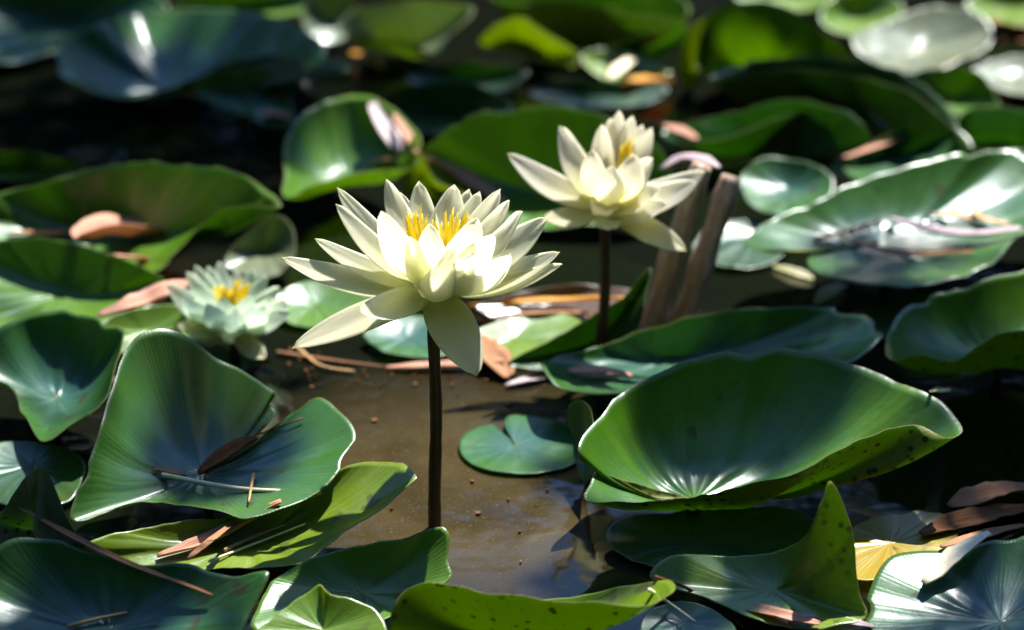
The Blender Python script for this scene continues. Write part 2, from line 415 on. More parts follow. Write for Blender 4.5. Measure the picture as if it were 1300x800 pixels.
def flower(label, centre, footY, petals, stamens, mat, sepal_mat, stem_r=0.0027, stem_foot=None, rec=0.0075):
    C = UY(centre[0], centre[1], footY)
    root = bpy.data.objects.new('water_lily_flower', None); COL.objects.link(root)
    foot = Vector((C.x, C.y, 0)) if stem_foot is None else U(*stem_foot)
    root.location = foot
    root.empty_display_size = 0.01
    tag(root, label, 'water lily', 'water lilies in bloom')
    mid = foot.lerp(C, 0.5) + Vector((0.0012, 0, 0))
    tube('stem', [foot + Vector((0, 0, -0.03)), foot.lerp(C, 0.15), mid, C + Vector((0, 0, -0.001))], lambda f: stem_r * (1.12 - 0.2 * f + 0.035 * math.sin(f * 31) + 0.03 * math.sin(f * 67)), M_STEM, parent=root, seg=14)
    # receptacle: a small flared cup that the petals spring from
    tube('receptacle', [C + Vector((0, 0, -0.004)), C, C + Vector((0, 0, 0.006)), C + Vector((0, 0, 0.010))],
         lambda f: rec * (0.42 + 0.58 * math.sin(min(1, f * 1.3) * 1.57)), mat, parent=root, seg=16, per=0.0015)
    for k, p in enumerate(petals):
        px, py, dy, wpx = p[:4]
        kw = dict(p[4]) if len(p) > 4 else {}
        bx, by, bdy = kw.pop('base', (None, None, 0.0))
        tip = UY(px, py, footY + dy * 0.01)
        if bx is None:
            h = Vector((tip.x - C.x, tip.y - C.y, 0))
            steep = max(0.0, min(1.0, (tip.z - C.z) / max(1e-4, (tip - C).length)))
            base = C + (h.normalized() if h.length > 1e-5 else Vector((0, -1, 0))) * rec * (0.75 - 0.25 * steep) + Vector((0, 0, 0.0015 + 0.007 * steep))
        else: base = UY(bx, by, footY + bdy * 0.01)
        sep = kw.pop('sepal', False)
        petal(root, base, tip, wpx * pxm(tip), sepal_mat if sep else mat, name='sepal' if sep else 'petal', seed=k + 1, **kw)
    for (px, py, dy, bx, by, bdy, wpx) in stamens:
        tip = UY(px, py, footY + dy * 0.01); base = UY(bx, by, footY + bdy * 0.01)
        petal(root, base, tip, wpx * pxm(tip), M_STAMEN, name='stamen', wscale=1.0, bulge=rs.uniform(-.06, .12), cup=0.6, nu=3, nt=7, thick=0.0005, seed=int(px))
    return root

# ------------------------------------------------------------------ debris
def strip(name, label, cat, pts, wid, mat, twist=0.0, curl=0.35, thick=0.0006, group=None, seed=1, ragged=0.18):
    """dry blade or leaf scrap: ribbon with thickness, curled across, tapered to both ends. pts: (px, py, z cm)"""
    P = catmull([U(*p) for p in pts], 0.004, False)
    n = len(P); nu = 6; V, UVs = [], []
    so = Vector((seed * 5.1, seed * 2.3, 0))
    rows = []
    for j in range(n):
        t = j / (n - 1)
        d = (P[min(n - 1, j + 1)] - P[max(0, j - 1)]).normalized()
        side = d.cross(Vector((0, 0, 1)))
        side = side.normalized() if side.length > 1e-4 else Vector((1, 0, 0))
        nr = side.cross(d).normalized()
        a = twist * (t - 0.5) + 0.35 * noise.noise(Vector((t * 2, 0, 0)) + so)
        s2 = side * math.cos(a) + nr * math.sin(a); n2 = nr * math.cos(a) - side * math.sin(a)
        w_ = wid * (max(0.08, math.sin(math.pi * (0.06 + 0.88 * t)) ** 0.7)) * (1 + ragged * noise.noise(Vector((t * 9, 3, 0)) + so))
        for i in range(nu + 1):
            u = i / nu * 2 - 1
            rows.append((P[j] + s2 * (u * w_ * .5) + n2 * (curl * w_ * .5 * u * u + noise.noise(Vector((t * 7, u * 2, 5)) + so) * w_ * 0.10), n2)); UVs.append((i / nu, t))
    m = len(rows); W = nu + 1
    V = [q + nn * thick for q, nn in rows] + [q for q, nn in rows]
    F = []
    for j in range(n - 1):
        for i in range(nu):
            q = (j * W + i, j * W + i + 1, (j + 1) * W + i + 1, (j + 1) * W + i)
            F.append(q); F.append(tuple(m + v for v in reversed(q)))
        F.append((j * W, (j + 1) * W, m + (j + 1) * W, m + j * W)); F.append((j * W + nu, m + j * W + nu, m + (j + 1) * W + nu, (j + 1) * W + nu))
    for i in range(nu):
        F.append((i, m + i, m + i + 1, i + 1)); e = (n - 1) * W
        F.append((e + i, e + i + 1, m + e + i + 1, m + e + i))
    o = mesh(name, V, F, mat, origin=P[n // 2], uvs=UVs + UVs)
    return tag(o, label, cat, group)
def twig(label, pts, r, mat, name='twig', cat='twig', group='dry twigs and straws', taper=0.5):
    o = tube(name, [U(*p) for p in pts], lambda f: r * (1 - taper * f), mat, seg=7)
    return tag(o, label, cat, group)

# ------------------------------------------------------------------ setting: water, bank, trees round the pond
def water_mat():
    g = G('pond_water')
    ob = g.n('TexCoord').outputs['Object']
    n1 = g.noise(ob, 5.0, 4, 0.6, 0.4); n2 = g.noise(ob, 14.0, 4, 0.6); n3 = g.noise(ob, 700, 3, 0.7)
    # silt stirred up in the open patch round the stem, clear dark water elsewhere
    d = g.n('VectorMath', operation='DISTANCE', i_0=ob, i_1=(0.02, 0.035, 0.0)).outputs['Value']
    silt = g.mapr(g.math('ADD', d, g.math('MULTIPLY', g.math('SUBTRACT', n2, 0.5), 0.12)), 0.06, 0.14, 1.0, 0.0)
    c = g.mix(silt, (0.004, 0.005, 0.003), g.mix(g.mapr(n2, 0.35, 0.65), (0.022, 0.016, 0.006), (0.052, 0.039, 0.017)))
    c = g.mix(g.math('MULTIPLY', g.mapr(n3, 0.62, 0.70), g.math('MULTIPLY', silt, 0.5)), c, (0.22, 0.19, 0.12))
    rg = g.n('VectorMath', operation='DISTANCE', i_0=ob, i_1=tuple(U(655, 563, 0)[:2]) + (0.0,)).outputs['Value']
    ring = g.math('MULTIPLY', g.math('SINE', g.math('MULTIPLY', rg, 1900.0)), g.mapr(rg, 0.026, 0.034, 1.0, 0.0))
    h = g.math('ADD', g.math('MULTIPLY', g.noise(ob, 32.0, 2, 0.5), 1.0), g.math('MULTIPLY', ring, 0.05))
    b = g.n('Bump', i_Strength=0.14, i_Distance=0.004, i_Height=h).outputs[0]
    p = g.n('BsdfPrincipled', i_Base_Color=c, i_Roughness=0.065, i_Normal=b)
    p.inputs['IOR'].default_value = 1.33
    return g.end(p.outputs[0])
def sheet(name, x0, x1, y0, y1, z, m, nx=1, ny=1, f=None):
    V = [(x0 + (x1 - x0) * i / nx, y0 + (y1 - y0) * j / ny, z) for j in range(ny + 1) for i in range(nx + 1)]
    if f: V = [(x, y, f(x, y)) for x, y, _ in V]
    F = [(j * (nx + 1) + i, j * (nx + 1) + i + 1, (j + 1) * (nx + 1) + i + 1, (j + 1) * (nx + 1) + i) for j in range(ny) for i in range(nx)]
    return tag(mesh(name, V, F, m), kind='structure')
sheet('water', -30, 30, -20, 40, 0, water_mat())
M_SOIL = plain_mat('bank_soil', (0.05, 0.045, 0.02), (0.07, 0.09, 0.025), 3.0, 0.9)
def bank_h(x, y):
    d = math.hypot(x / 1.1, y)
    return -0.3 + 0.75 * max(0, min(1, (d - 4.2) / 1.5)) + 0.12 * noise.noise(Vector((x, y, 0)) * 0.6)
sheet('bank', -60, 60, -60, 60, 0, M_SOIL, 160, 160, bank_h)

M_TREELEAF = plain_mat('tree_leaf', (0.014, 0.036, 0.008), (0.032, 0.064, 0.012), 2.0, 0.6, 0.25, trans=(0.02, 0.045, 0.005))
M_BARK = plain_mat('tree_bark', (0.05, 0.035, 0.022), (0.10, 0.075, 0.05), 30, 0.85, bump=0.006)
def leaf_cloud(name, blobs, n_per, size, rnd, parent=None):
    V, F = [], []
    for (c, r) in blobs:
        c = Vector(c)
        for _ in range(n_per if not callable(n_per) else n_per(r)):
            d = Vector((rnd.gauss(0, 1), rnd.gauss(0, 1), rnd.gauss(0, 1))).normalized()
            p = c + Vector((d.x * r[0], d.y * r[1], d.z * r[2])) * rnd.random() ** 0.45
            a = Vector((rnd.gauss(0, 1), rnd.gauss(0, 1), rnd.gauss(0, .6))).normalized()
            b = a.orthogonal().normalized(); b = Matrix.Rotation(rnd.uniform(-.9, .9), 3, a) @ b
            s = size * rnd.uniform(.6, 1.3); k = len(V)
            V += [p - a * s, p - a * s * .25 + b * s * .38, p + a * s * .45 + b * s * .30, p + a * s, p + a * s * .45 - b * s * .30, p - a * s * .25 - b * s * .38]
            F.append((k, k + 1, k + 2, k + 3, k + 4, k + 5))
    o = mesh(name, V, F, M_TREELEAF, parent=parent, smooth=False)
    return tag(o, kind='stuff')
# the far bank: a wood that closes the view behind the pond and stands mirrored in the water
rt = random.Random(3)
blobs = []
for k in range(84):
    a = R(-180 + 360 * k / 84) ; rr = rt.uniform(5.6, 7.2)
    hh = rt.uniform(1.9, 2.25) if abs(a) < 1.5 else 3.0
    blobs.append(((math.sin(a) * rr * 1.1, math.cos(a) * rr, hh * .9), (rt.uniform(.8, 1.3), rt.uniform(.7, 1.0), hh)))
leaf_cloud('woodland', blobs, 1000, 0.16, rt)

# unseen tree added to dapple the pond, leaf clumps set where shade is wanted
SHADE = [  # photo pixel of the patch it shades, radius across / along in cm, distance up the sunbeam in m, leaves
    (150, 175, 12, 12, 2.0, 650), (430, 105, 8, 8, 2.2, 230), (600, 112, 9, 5, 2.3, 220), (1000, 125, 10, 5, 2.2, 220),
    (1290, 560, 6, 5, 1.7, 220), (1280, 490, 7, 5, 1.9, 210), (1080, 420, 7, 4, 1.9, 150), (1120, 520, 6, 4, 1.8, 80), (930, 540, 6, 3, 1.8, 62), (310, 442, 3.4, 2.6, 1.9, 11), (262, 610, 3.4, 2.2, 1.8, 42), (1112, 345, 4.5, 2.5, 1.9, 34), (900, 545, 7, 3, 1.8, 75), (880, 690, 6, 3.2, 1.8, 110), (40, 775, 4, 3, 1.7, 30), (1255, 765, 4, 3, 1.7, 34),
    (-20, 640, 4, 3, 1.7, 40), (30, 50, 8, 10, 2.2, 220),
    (330, 500, 4, 3, 1.8, 16), (150, 770, 5, 3, 1.7, 22),
]
def shade_tree():
    t = bpy.data.objects.new('added_shade_tree', None); COL.objects.link(t)
    t.location = (-2.6, 3.9, 0.2)
    tag(t, 'unseen tree added on the bank, its leaf clumps placed to shade the lily pads', 'tree')
    rnd = random.Random(11)
    tops = []
    for (px, py, rx, ry, d, n) in SHADE:
        P = U(px, py, 2) + SUN * d
        tops.append((P, rx, ry, n))
    T = Vector(t.location); fork = Vector((-2.0, 3.3, 2.2))
    A = lambda px, py, d: U(px, py, 0) + SUN * d
    limbs = {'left': A(-500, 250, 2.0), 'back': A(640, -230, 2.3), 'right': A(1850, 420, 1.9)}
    hub = A(-700, -200, 2.3)
    tube('trunk', [T + Vector((0, 0, -0.4)), T + Vector((.1, -.1, .8)), fork, hub], lambda f: 0.13 * (1 - f) ** .8 + 0.02, M_BARK, parent=t, seg=12, per=0.15)
    tube('limb', [hub, limbs['left']], lambda f: 0.02 - .006 * f, M_BARK, parent=t, seg=7)
    tube('limb', [hub, A(100, -330, 2.3), limbs['back'], A(1300, -260, 2.2), A(1900, -60, 2.0), limbs['right']], lambda f: 0.022 - .01 * f, M_BARK, parent=t, seg=7, per=.1)
    sx = SUN.cross(Vector((0, 1, 0))).normalized(); sy = SUN.cross(sx).normalized()
    V, F = [], []
    for (P, rx, ry, n) in tops:
        q = min(limbs.values(), key=lambda l: (l - P).length)
        tube('branch', [q, q.lerp(P, .5) + Vector((0, 0, .03)), P], lambda f: 0.006 * (1 - f) + 0.002, M_BARK, parent=t, seg=6, per=0.08)
        for _ in range(n):
            a, r = rnd.random() * 6.283, rnd.random() ** 0.5
            p = P + Vector((math.cos(a) * r * rx * .01, math.sin(a) * r * ry * .01 * 1.2, 0)) + SUN * rnd.uniform(-.12, .12)
            ax = (Vector((rnd.gauss(0, 1), rnd.gauss(0, 1), rnd.gauss(0, .4)))).normalized()
            b = ax.cross(SUN + Vector((rnd.gauss(0, .4), rnd.gauss(0, .4), rnd.gauss(0, .4)))).normalized()
            s = rnd.uniform(.011, .020); k = len(V)
            V += [p - ax * s, p - ax * s * .3 + b * s * .42, p + ax * s * .4 + b * s * .36, p + ax * s, p + ax * s * .4 - b * s * .36, p - ax * s * .3 - b * s * .42]
            F.append((k, k + 1, k + 2, k + 3, k + 4, k + 5))
    tag(mesh('foliage', V, F, M_TREELEAF, parent=t, smooth=False), kind='stuff')
shade_tree()
# the crown of a big tree standing behind the viewer: it roofs the pond's near side and leaves the sun's side open
def big_tree():
    t = bpy.data.objects.new('broad_tree', None); COL.objects.link(t)
    t.location = (1.8, -3.2, -0.1)
    tag(t, 'broad tree on the near bank whose crown roofs the pond from behind the viewer', 'tree')
    rnd = random.Random(21); T = Vector(t.location)
    tube('trunk', [T + Vector((0, 0, -.3)), T + Vector((-.1, .1, 1.4)), Vector((1.2, -2.2, 2.8)), Vector((.6, -1.0, 3.8))], lambda f: 0.2 * (1 - f) + 0.05, M_BARK, parent=t, seg=12, per=.2)
    bl = []
    for k in range(70):
        x, y = rnd.uniform(-4.5, 4.5), rnd.uniform(-4.5, 1.0)
        if -.4 < x < 2.9 and y > .1: y -= 1.6
        bl.append(((x, y, 3.6 + rnd.uniform(-.2, .9) - 0.10 * max(0, -y - 1) - .08 * abs(x)), (rnd.uniform(.45, .8), rnd.uniform(.4, .6), rnd.uniform(.2, .4))))
    leaf_cloud('crown', bl, 260, 0.075, rnd, parent=t)
big_tree()

# ------------------------------------------------------------------ lily pads, near to far
pad('broad dark green bowl-shaped pad with shiny radial folds, near edge rolled up over black water',
    (882, 634, 1.3), [(866, 629, 1.35), (740, 590, 3.2), (734, 573, 3.9), (760, 528, 4.5), (820, 480, 5.2), (900, 450, 5.8), (1000, 442, 6.0), (1090, 462, 5.6), (1172, 498, 5.2), (1208, 522, 4.9), (1222, 545, 4.6), (1206, 556, 4.6), (1166, 540, 4.9), (1128, 544, 4.9), (1055, 576, 4.5), (1012, 602, 4.0), (955, 612, 3.6), (884, 632, 2.7), (815, 635, 2.6), (746, 637, 2.5), (754, 597, 2.7), (820, 618, 1.7)],
    prof=2.5, mat='green', under='green', ripple=0.0019, seed=1, nr=30, nveins=17)
pad('small flat notched blue-green pad floating on the open brown water right of the main stem',
    (653, 566, 0.25), [(651, 558, 0.25), (633, 545, 0.25), (624, 538, 0.3), (595, 548, 0.25), (583, 563, 0.2), (590, 583, 0.2), (619, 597, 0.2), (675, 602, 0.2), (722, 592, 0.25), (742, 572, 0.3), (736, 550, 0.35), (692, 531, 0.35), (646, 528, 0.35), (640, 538, 0.3)],
    prof=1.2, mat='blue', ripple=0.0002, wave=0.0006, seed=2)
pad('narrow bluish leaf on edge between the small floating pad and the broad bowl-shaped pad',
    (742, 590, 1.0), [(722, 520, 3.0), (735, 508, 3.6), (752, 525, 3.6), (756, 560, 3.0), (752, 600, 2.0), (742, 612, 0.6), (728, 585, 1.0), (724, 550, 2.0)], mat='blue', under='dark', prof=1.3, seed=3)
pad('bluish pad with curled left lip and pink scrap, behind the broad bowl-shaped pad',
    (850, 452, 1.0), [(686, 463, 2.6), (702, 454, 2.3), (745, 445, 2.1), (800, 425, 2.4), (870, 404, 3.0), (960, 392, 3.2), (1070, 392, 3.2), (1120, 420, 3.0), (1050, 475, 2.4), (900, 505, 2.0), (800, 502, 2.4), (745, 500, 2.5), (706, 488, 2.6)], prof=2.4, mat='blue', seed=4)
pad('dark pad at the right edge with a lumpy freckled olive lip turned towards the water',
    (1268, 452, 1.2), [(1130, 420, 3.2), (1160, 385, 3.6), (1260, 352, 4.2), (1350, 340, 4.2), (1420, 400, 4.5), (1380, 425, 5.5), (1300, 417, 5.4), (1272, 423, 5.2), (1243, 437, 4.9), (1209, 457, 4.2), (1169, 451, 4.2), (1134, 455, 3.8)], prof=2.2, mat='green', under='yellow', seed=5)
pad('large pad at upper right strewn with dry scraps, glossy green on its far side',
    (1120, 308, 2.6), [(1030, 318, 2.8), (981, 317, 3.4), (950, 316, 3.6), (950, 300, 3.6), (979, 277, 3.8), (1031, 257, 4.2), (1073, 236, 4.7), (1162, 208, 5.4), (1220, 196, 5.6), (1299, 191, 5.4), (1345, 215, 4.8), (1340, 265, 3.8), (1299, 296, 3.4), (1273, 321, 3.2), (1246, 345, 3.0), (1168, 362, 2.7), (1115, 361, 2.6), (1045, 350, 2.7), (1022, 334, 2.8)],
    prof=2.3, mat='blue', ripple=0.0010, seed=6, nr=26)
pad('small blue-green oval pad tucked behind the left end of the large strewn pad',
    (998, 240, 1.8), [(937, 226, 2.4), (952, 205, 3.0), (984, 200, 3.2), (1031, 207, 3.2), (1058, 227, 2.8), (1052, 252, 2.2), (1012, 270, 1.8), (979, 271, 1.7), (950, 256, 1.9)], mat='blue', prof=1.6, seed=7)
pad('green pad right of the second flower with a domed olive underside',
    (985, 190, 0.8), [(842, 166, 2.6), (900, 150, 3.2), (960, 136, 3.8), (1000, 127, 4.4), (1050, 134, 4.6), (1096, 156, 4.4), (1106, 182, 3.4), (1075, 150, 4.0), (1030, 142, 3.9), (985, 150, 3.6), (930, 172, 3.0), (868, 182, 2.7)], prof=2.4, mat='blue', under='dark', seed=8)
pad('long brownish-olive pad arching behind the domed pad at upper right',
    (1040, 150, 1.0), [(900, 100, 4.6), (950, 80, 4.8), (1050, 72, 5.4), (1150, 92, 5.2), (1212, 150, 4.4), (1215, 165, 4.0), (1168, 124, 4.9), (1115, 103, 5.0), (1036, 89, 5.0), (957, 91, 4.8)], prof=2.2, mat='dark', under='dark', seed=9)
pad('deep green cupped pad at the top edge, right of centre, standing like a bowl',
    (950, 82, 1.0), [(885, 85, 2.6), (886, 45, 4.4), (905, 14, 5.8), (947, 2, 6.4), (990, 6, 6.4), (1030, 30, 5.6), (1078, 68, 4.0), (1060, 92, 2.6), (1000, 100, 2.2), (930, 102, 2.2)], prof=2.0, mat='green', under='yellow', seed=10)
pad('pale sunlit pad at the top right with white glare, leaning towards the viewer',
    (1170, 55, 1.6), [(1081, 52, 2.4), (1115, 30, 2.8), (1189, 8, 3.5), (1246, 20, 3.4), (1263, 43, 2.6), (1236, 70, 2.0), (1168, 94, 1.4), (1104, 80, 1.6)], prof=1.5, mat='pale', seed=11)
pad('curled-up leaf at the right edge forming a pale ring round a dark hollow',
    (1262, 170, 0.8), [(1214, 162, 3.2), (1228, 140, 3.6), (1262, 134, 3.8), (1300, 140, 3.6), (1330, 160, 3.4), (1312, 186, 2.8), (1270, 192, 2.6), (1232, 186, 2.8)], prof=3.0, flare=1.7, mat='dark', under='pale', seed=12)
pad('dull bluish pad behind the large strewn pad, a pink dry strip on it',
    (1140, 195, 1.0), [(1056, 213, 1.6), (1080, 194, 2.0), (1112, 177, 2.4), (1160, 164, 2.8), (1215, 162, 2.8), (1235, 190, 2.0), (1180, 222, 1.4), (1100, 232, 1.2)], prof=1.6, mat='blue', seed=13)
pad('dark green wedge of a pad below the pale glare pad at the top right',
    (1212, 122, 1.2), [(1165, 92, 3.0), (1200, 86, 3.2), (1240, 90, 3.2), (1268, 136, 1.8), (1240, 150, 1.0), (1180, 130, 1.4)], mat='green', seed=14, prof=1.6)
pad('lavender-grey pad cut by the right edge just below the brown stalks at the top',
    (1290, 98, 1.2), [(1230, 92, 1.6), (1262, 76, 2.0), (1310, 70, 2.2), (1360, 88, 2.0), (1350, 118, 1.2), (1275, 116, 1.0)], mat='pale', seed=15, prof=1.5)
pad('light green pad at the top edge between the cupped pad and the glare pad',
    (1090, 22, 1.4), [(1040, 22, 2.0), (1062, -2, 2.8), (1120, -8, 3.0), (1150, 12, 2.4), (1125, 36, 1.4), (1070, 44, 1.2)], mat='lime', seed=16, prof=1.5)
pad('yellow-green pad in the top right corner above the brown stalks',
    (1290, 8, 1.4), [(1225, 5, 2.0), (1255, -12, 2.6), (1340, -18, 2.8), (1350, 20, 1.6), (1300, 34, 1.2), (1258, 26, 1.4)], mat='lime', seed=17, prof=1.5)

# left side
pad('long glossy pad at the top left, its far and right sides rising dark green',
    (210, 112, 1.2), [(68, 82, 3.0), (84, 54, 3.8), (125, 31, 4.8), (175, 16, 4.4), (250, 11, 5.0), (325, 16, 5.6), (382, 36, 5.8), (424, 68, 5.6), (440, 92, 5.4), (400, 80, 5.0), (350, 70, 4.4), (300, 78, 3.8), (255, 94, 3.0), (215, 112, 2.6), (175, 124, 2.1), (140, 123, 1.7), (100, 108, 2.2)], prof=1.35, mat='blue', under='dark', seed=18, nr=26)
pad('smaller oval pad mirroring blue sky just below the long top left pad',
    (312, 125, 2.1), [(242, 112, 2.6), (256, 97, 3.4), (290, 88, 4.0), (340, 86, 4.0), (368, 97, 3.5), (371, 125, 2.4), (368, 158, 1.4), (336, 160, 1.3), (308, 147, 1.4), (265, 131, 1.8)], prof=1.6, mat='blue', seed=19)
pad('blurred dark green pad with a lavender sheen in the top left corner',
    (90, 30, 1.2), [(-70, 40, 2.4), (-40, 0, 3.4), (60, -18, 4.0), (180, -14, 3.8), (214, 12, 3.0), (175, 36, 1.8), (95, 58, 1.0), (0, 80, 1.0)], prof=1.6, mat='blue', seed=20)
pad('green pad behind the main flower, near lip folded up to a yellow-green underside',
    (440, 225, 1.4), [(362, 195, 3.2), (368, 166, 4.0), (402, 132, 4.8), (450, 120, 5.2), (500, 138, 5.0), (535, 178, 4.2), (528, 206, 3.6), (511, 213, 3.3), (458, 220, 3.2), (412, 230, 3.2), (388, 238, 3.2), (366, 252, 2.9)], prof=2.3, mat='green', under='yellow', seed=21)
pad('slim lime leaf tip standing upright behind the main flower',
    (545, 248, 1.0), [(513, 242, 1.6), (514, 205, 3.2), (524, 172, 4.8), (536, 198, 3.8), (550, 226, 2.6), (604, 258, 1.4), (570, 272, 0.8), (530, 262, 0.8)], prof=1.4, mat='lime', under='yellow', seed=22)
pad('wide green pad sloping up between and behind the two tall flowers',
    (690, 245, 1.2), [(536, 190, 3.6), (573, 158, 5.2), (615, 142, 6.0), (669, 136, 6.4), (727, 138, 6.4), (770, 150, 6.0), (838, 190, 4.6), (850, 230, 3.0), (800, 275, 1.4), (700, 290, 0.8), (610, 282, 0.9), (556, 240, 1.8)], prof=1.5, mat='green', seed=23)
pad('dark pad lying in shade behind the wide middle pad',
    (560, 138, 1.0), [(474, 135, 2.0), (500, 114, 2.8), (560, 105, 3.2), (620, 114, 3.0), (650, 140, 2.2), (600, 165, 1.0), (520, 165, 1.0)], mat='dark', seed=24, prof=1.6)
pad('pale blue pad at the top centre with a yellow-green lip hanging below it',
    (505, 62, 0.6), [(428, 34, 3.0), (450, 12, 3.8), (500, 3, 4.2), (560, 2, 4.2), (600, 12, 4.0), (580, 34, 3.6), (556, 66, 2.6), (520, 56, 2.8), (480, 48, 2.8), (440, 44, 2.9)], prof=1.8, mat='pale', under='yellow', seed=25)
pad('yellow-green pointed leaf glowing below the dark pad at the top centre',
    (680, 66, 1.0), [(608, 54, 2.2), (640, 26, 3.8), (658, 20, 4.2), (690, 40, 3.4), (732, 68, 2.2), (732, 84, 1.6), (690, 78, 1.2), (640, 64, 1.4)], mat='lime', under='yellow', seed=26, prof=1.3)
pad('big green pad leaning at the top centre, matt underside towards the viewer',
    (750, 60, 0.6), [(622, -5, 4.8), (700, -28, 6.0), (800, -28, 6.0), (872, 4, 5.2), (874, 22, 4.6), (820, 20, 4.2), (760, 8, 4.2), (700, 2, 4.4), (650, 2, 4.6)], prof=2.4, mat='green', under='green', seed=27)
pad('blue-green pad with a yellow edge right of the dark leaning pad at the top',
    (815, 62, 1.2), [(770, 64, 1.8), (800, 48, 2.6), (850, 32, 3.6), (872, 30, 3.8), (866, 56, 2.4), (840, 76, 1.4), (795, 80, 1.1)], mat='blue', under='yellow', seed=28, prof=1.6)
pad('mid green strip of pad below the dark leaning pad at the top',
    (775, 84, 0.8), [(735, 70, 1.6), (770, 62, 1.8), (820, 74, 1.4), (856, 94, 0.8), (820, 104, 0.5), (760, 98, 0.6)], mat='lime', seed=29, prof=1.4)
pad('green upright leaf edge left of the cupped pad at the top right',
    (880, 92, 1.0), [(862, 84, 2.6), (872, 40, 4.6), (898, 20, 5.4), (904, 50, 4.0), (892, 100, 1.6), (874, 112, 1.0)], mat='lime', under='yellow', seed=30, prof=1.3)
pad('dark green strip of pad at the left edge above the wide sloping pad',
    (30, 210, 1.0), [(-60, 205, 1.6), (0, 192, 2.2), (60, 196, 2.2), (108, 212, 1.6), (70, 226, 0.8), (-10, 226, 0.8)], mat='green', seed=31, prof=1.5)
pad('wide dark green pad behind the small flower, its right side curling up over black shade',
    (150, 302, 1.2), [(-60, 268, 3.2), (20, 240, 4.0), (70, 228, 4.5), (115, 213, 5.0), (170, 206, 5.4), (225, 209, 5.6), (290, 215, 5.8), (332, 236, 5.4), (358, 262, 5.0), (318, 262, 4.6), (280, 268, 4.2), (250, 294, 3.2), (216, 326, 2.2), (196, 346, 1.6), (120, 350, 1.0), (20, 330, 1.2)], prof=2.2, mat='green', under='dark', seed=32, nr=26)
pad('dark green pad at the left edge with whitish blotches, below the wide curling pad',
    (80, 372, 1.2), [(-60, 330, 2.4), (0, 306, 3.4), (75, 304, 3.8), (140, 324, 3.4), (190, 345, 2.8), (214, 360, 2.2), (180, 395, 1.4), (100, 415, 1.0), (-20, 410, 1.2)], prof=1.7, mat='green', seed=33)
pad('yellow-green strip of pad under the salmon dry strip beside the small flower',
    (185, 420, 0.8), [(115, 425, 1.4), (150, 400, 1.8), (200, 388, 1.8), (250, 392, 1.6), (275, 415, 1.0), (230, 440, 0.6), (150, 446, 0.7)], mat='lime', seed=34, prof=1.4)
pad('bluish-green pad at the left edge hanging to a rounded point, its right lip turned down',
    (72, 505, 1.6), [(-30, 442, 3.2), (0, 418, 3.9), (31, 401, 4.4), (73, 393, 4.8), (108, 397, 4.9), (142, 411, 4.9), (160, 417, 4.8), (146, 460, 4.3), (134, 504, 3.7), (98, 536, 3.0), (62, 560, 2.3), (31, 528, 2.2), (8, 486, 2.3), (-30, 470, 2.6)], prof=2.2, mat='blue', under='green', seed=35)
pad('large folded pad in the left foreground with a rust-brown dry leaf in its notch',
    (258, 602, 2.4), [(89, 660, 2.6), (105, 606, 3.8), (131, 532, 5.4), (152, 459, 6.8), (173, 428, 7.4), (203, 417, 7.6), (231, 424, 7.2), (278, 453, 6.0), (336, 489, 4.6), (350, 499, 4.3), (337, 510, 4.0), (356, 517, 3.7), (300, 570, 2.7), (262, 598, 2.4), (310, 574, 2.7), (372, 524, 3.6), (404, 506, 4.2), (436, 527, 4.2), (451, 553, 3.9), (441, 585, 3.4), (415, 616, 2.9), (368, 643, 2.5), (315, 658, 2.4), (289, 650, 2.5), (236, 640, 2.6), (173, 637, 2.6), (142, 648, 2.5), (110, 660, 2.5)],
    prof=1.9, mat='blue', under='green', ripple=0.0009, seed=36, nr=30)
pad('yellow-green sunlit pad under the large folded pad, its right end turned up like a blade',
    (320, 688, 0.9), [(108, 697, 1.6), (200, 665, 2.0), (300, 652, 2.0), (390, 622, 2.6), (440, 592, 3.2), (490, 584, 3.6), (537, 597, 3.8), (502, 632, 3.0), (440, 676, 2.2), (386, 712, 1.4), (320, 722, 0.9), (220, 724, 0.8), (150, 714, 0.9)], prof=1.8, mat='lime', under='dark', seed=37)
pad('dark green folded leaf standing upright at the left edge behind the pale flap',
    (50, 672, 2.6), [(50, 592, 6.2), (56, 620, 5.2), (60, 655, 4.0), (80, 690, 2.6), (50, 700, 2.2), (-20, 712, 2.6), (-10, 660, 4.0), (10, 640, 4.8), (31, 606, 6.0)], prof=1.2, mat='dark', under='pale', seed=38)
pad('pale grey-blue leaf flap standing on edge at the left, against the dark folded leaf',
    (66, 662, 4.2), [(51, 591, 6.6), (68, 615, 5.8), (85, 655, 4.6), (99, 690, 3.4), (72, 697, 3.2), (43, 690, 3.8), (46, 640, 5.2)], prof=1.1, mat='pale', under='dark', seed=54, stalk=False)
pad('bluish pad in the bottom left corner crossed by a long dry blade',
    (140, 800, 1.4), [(-60, 740, 3.0), (0, 694, 4.0), (22, 685, 4.2), (84, 690, 4.0), (173, 715, 3.4), (231, 715, 3.4), (294, 732, 3.2), (342, 726, 3.6), (318, 778, 2.4), (300, 810, 1.8), (200, 860, 1.4), (50, 880, 1.6), (-60, 830, 2.0)], prof=1.8, mat='blue', seed=39, ripple=0.0016)
pad('pad at the bottom centre-left crossed by sharp dark shadows, right of the streaked pad',
    (460, 752, 1.0), [(574, 671, 3.4), (572, 702, 2.6), (570, 735, 1.9), (545, 748, 1.6), (490, 788, 1.0), (420, 812, 0.8), (320, 800, 0.9), (342, 738, 1.6), (420, 700, 2.3), (500, 683, 2.9)], prof=1.6, mat='green', seed=40)
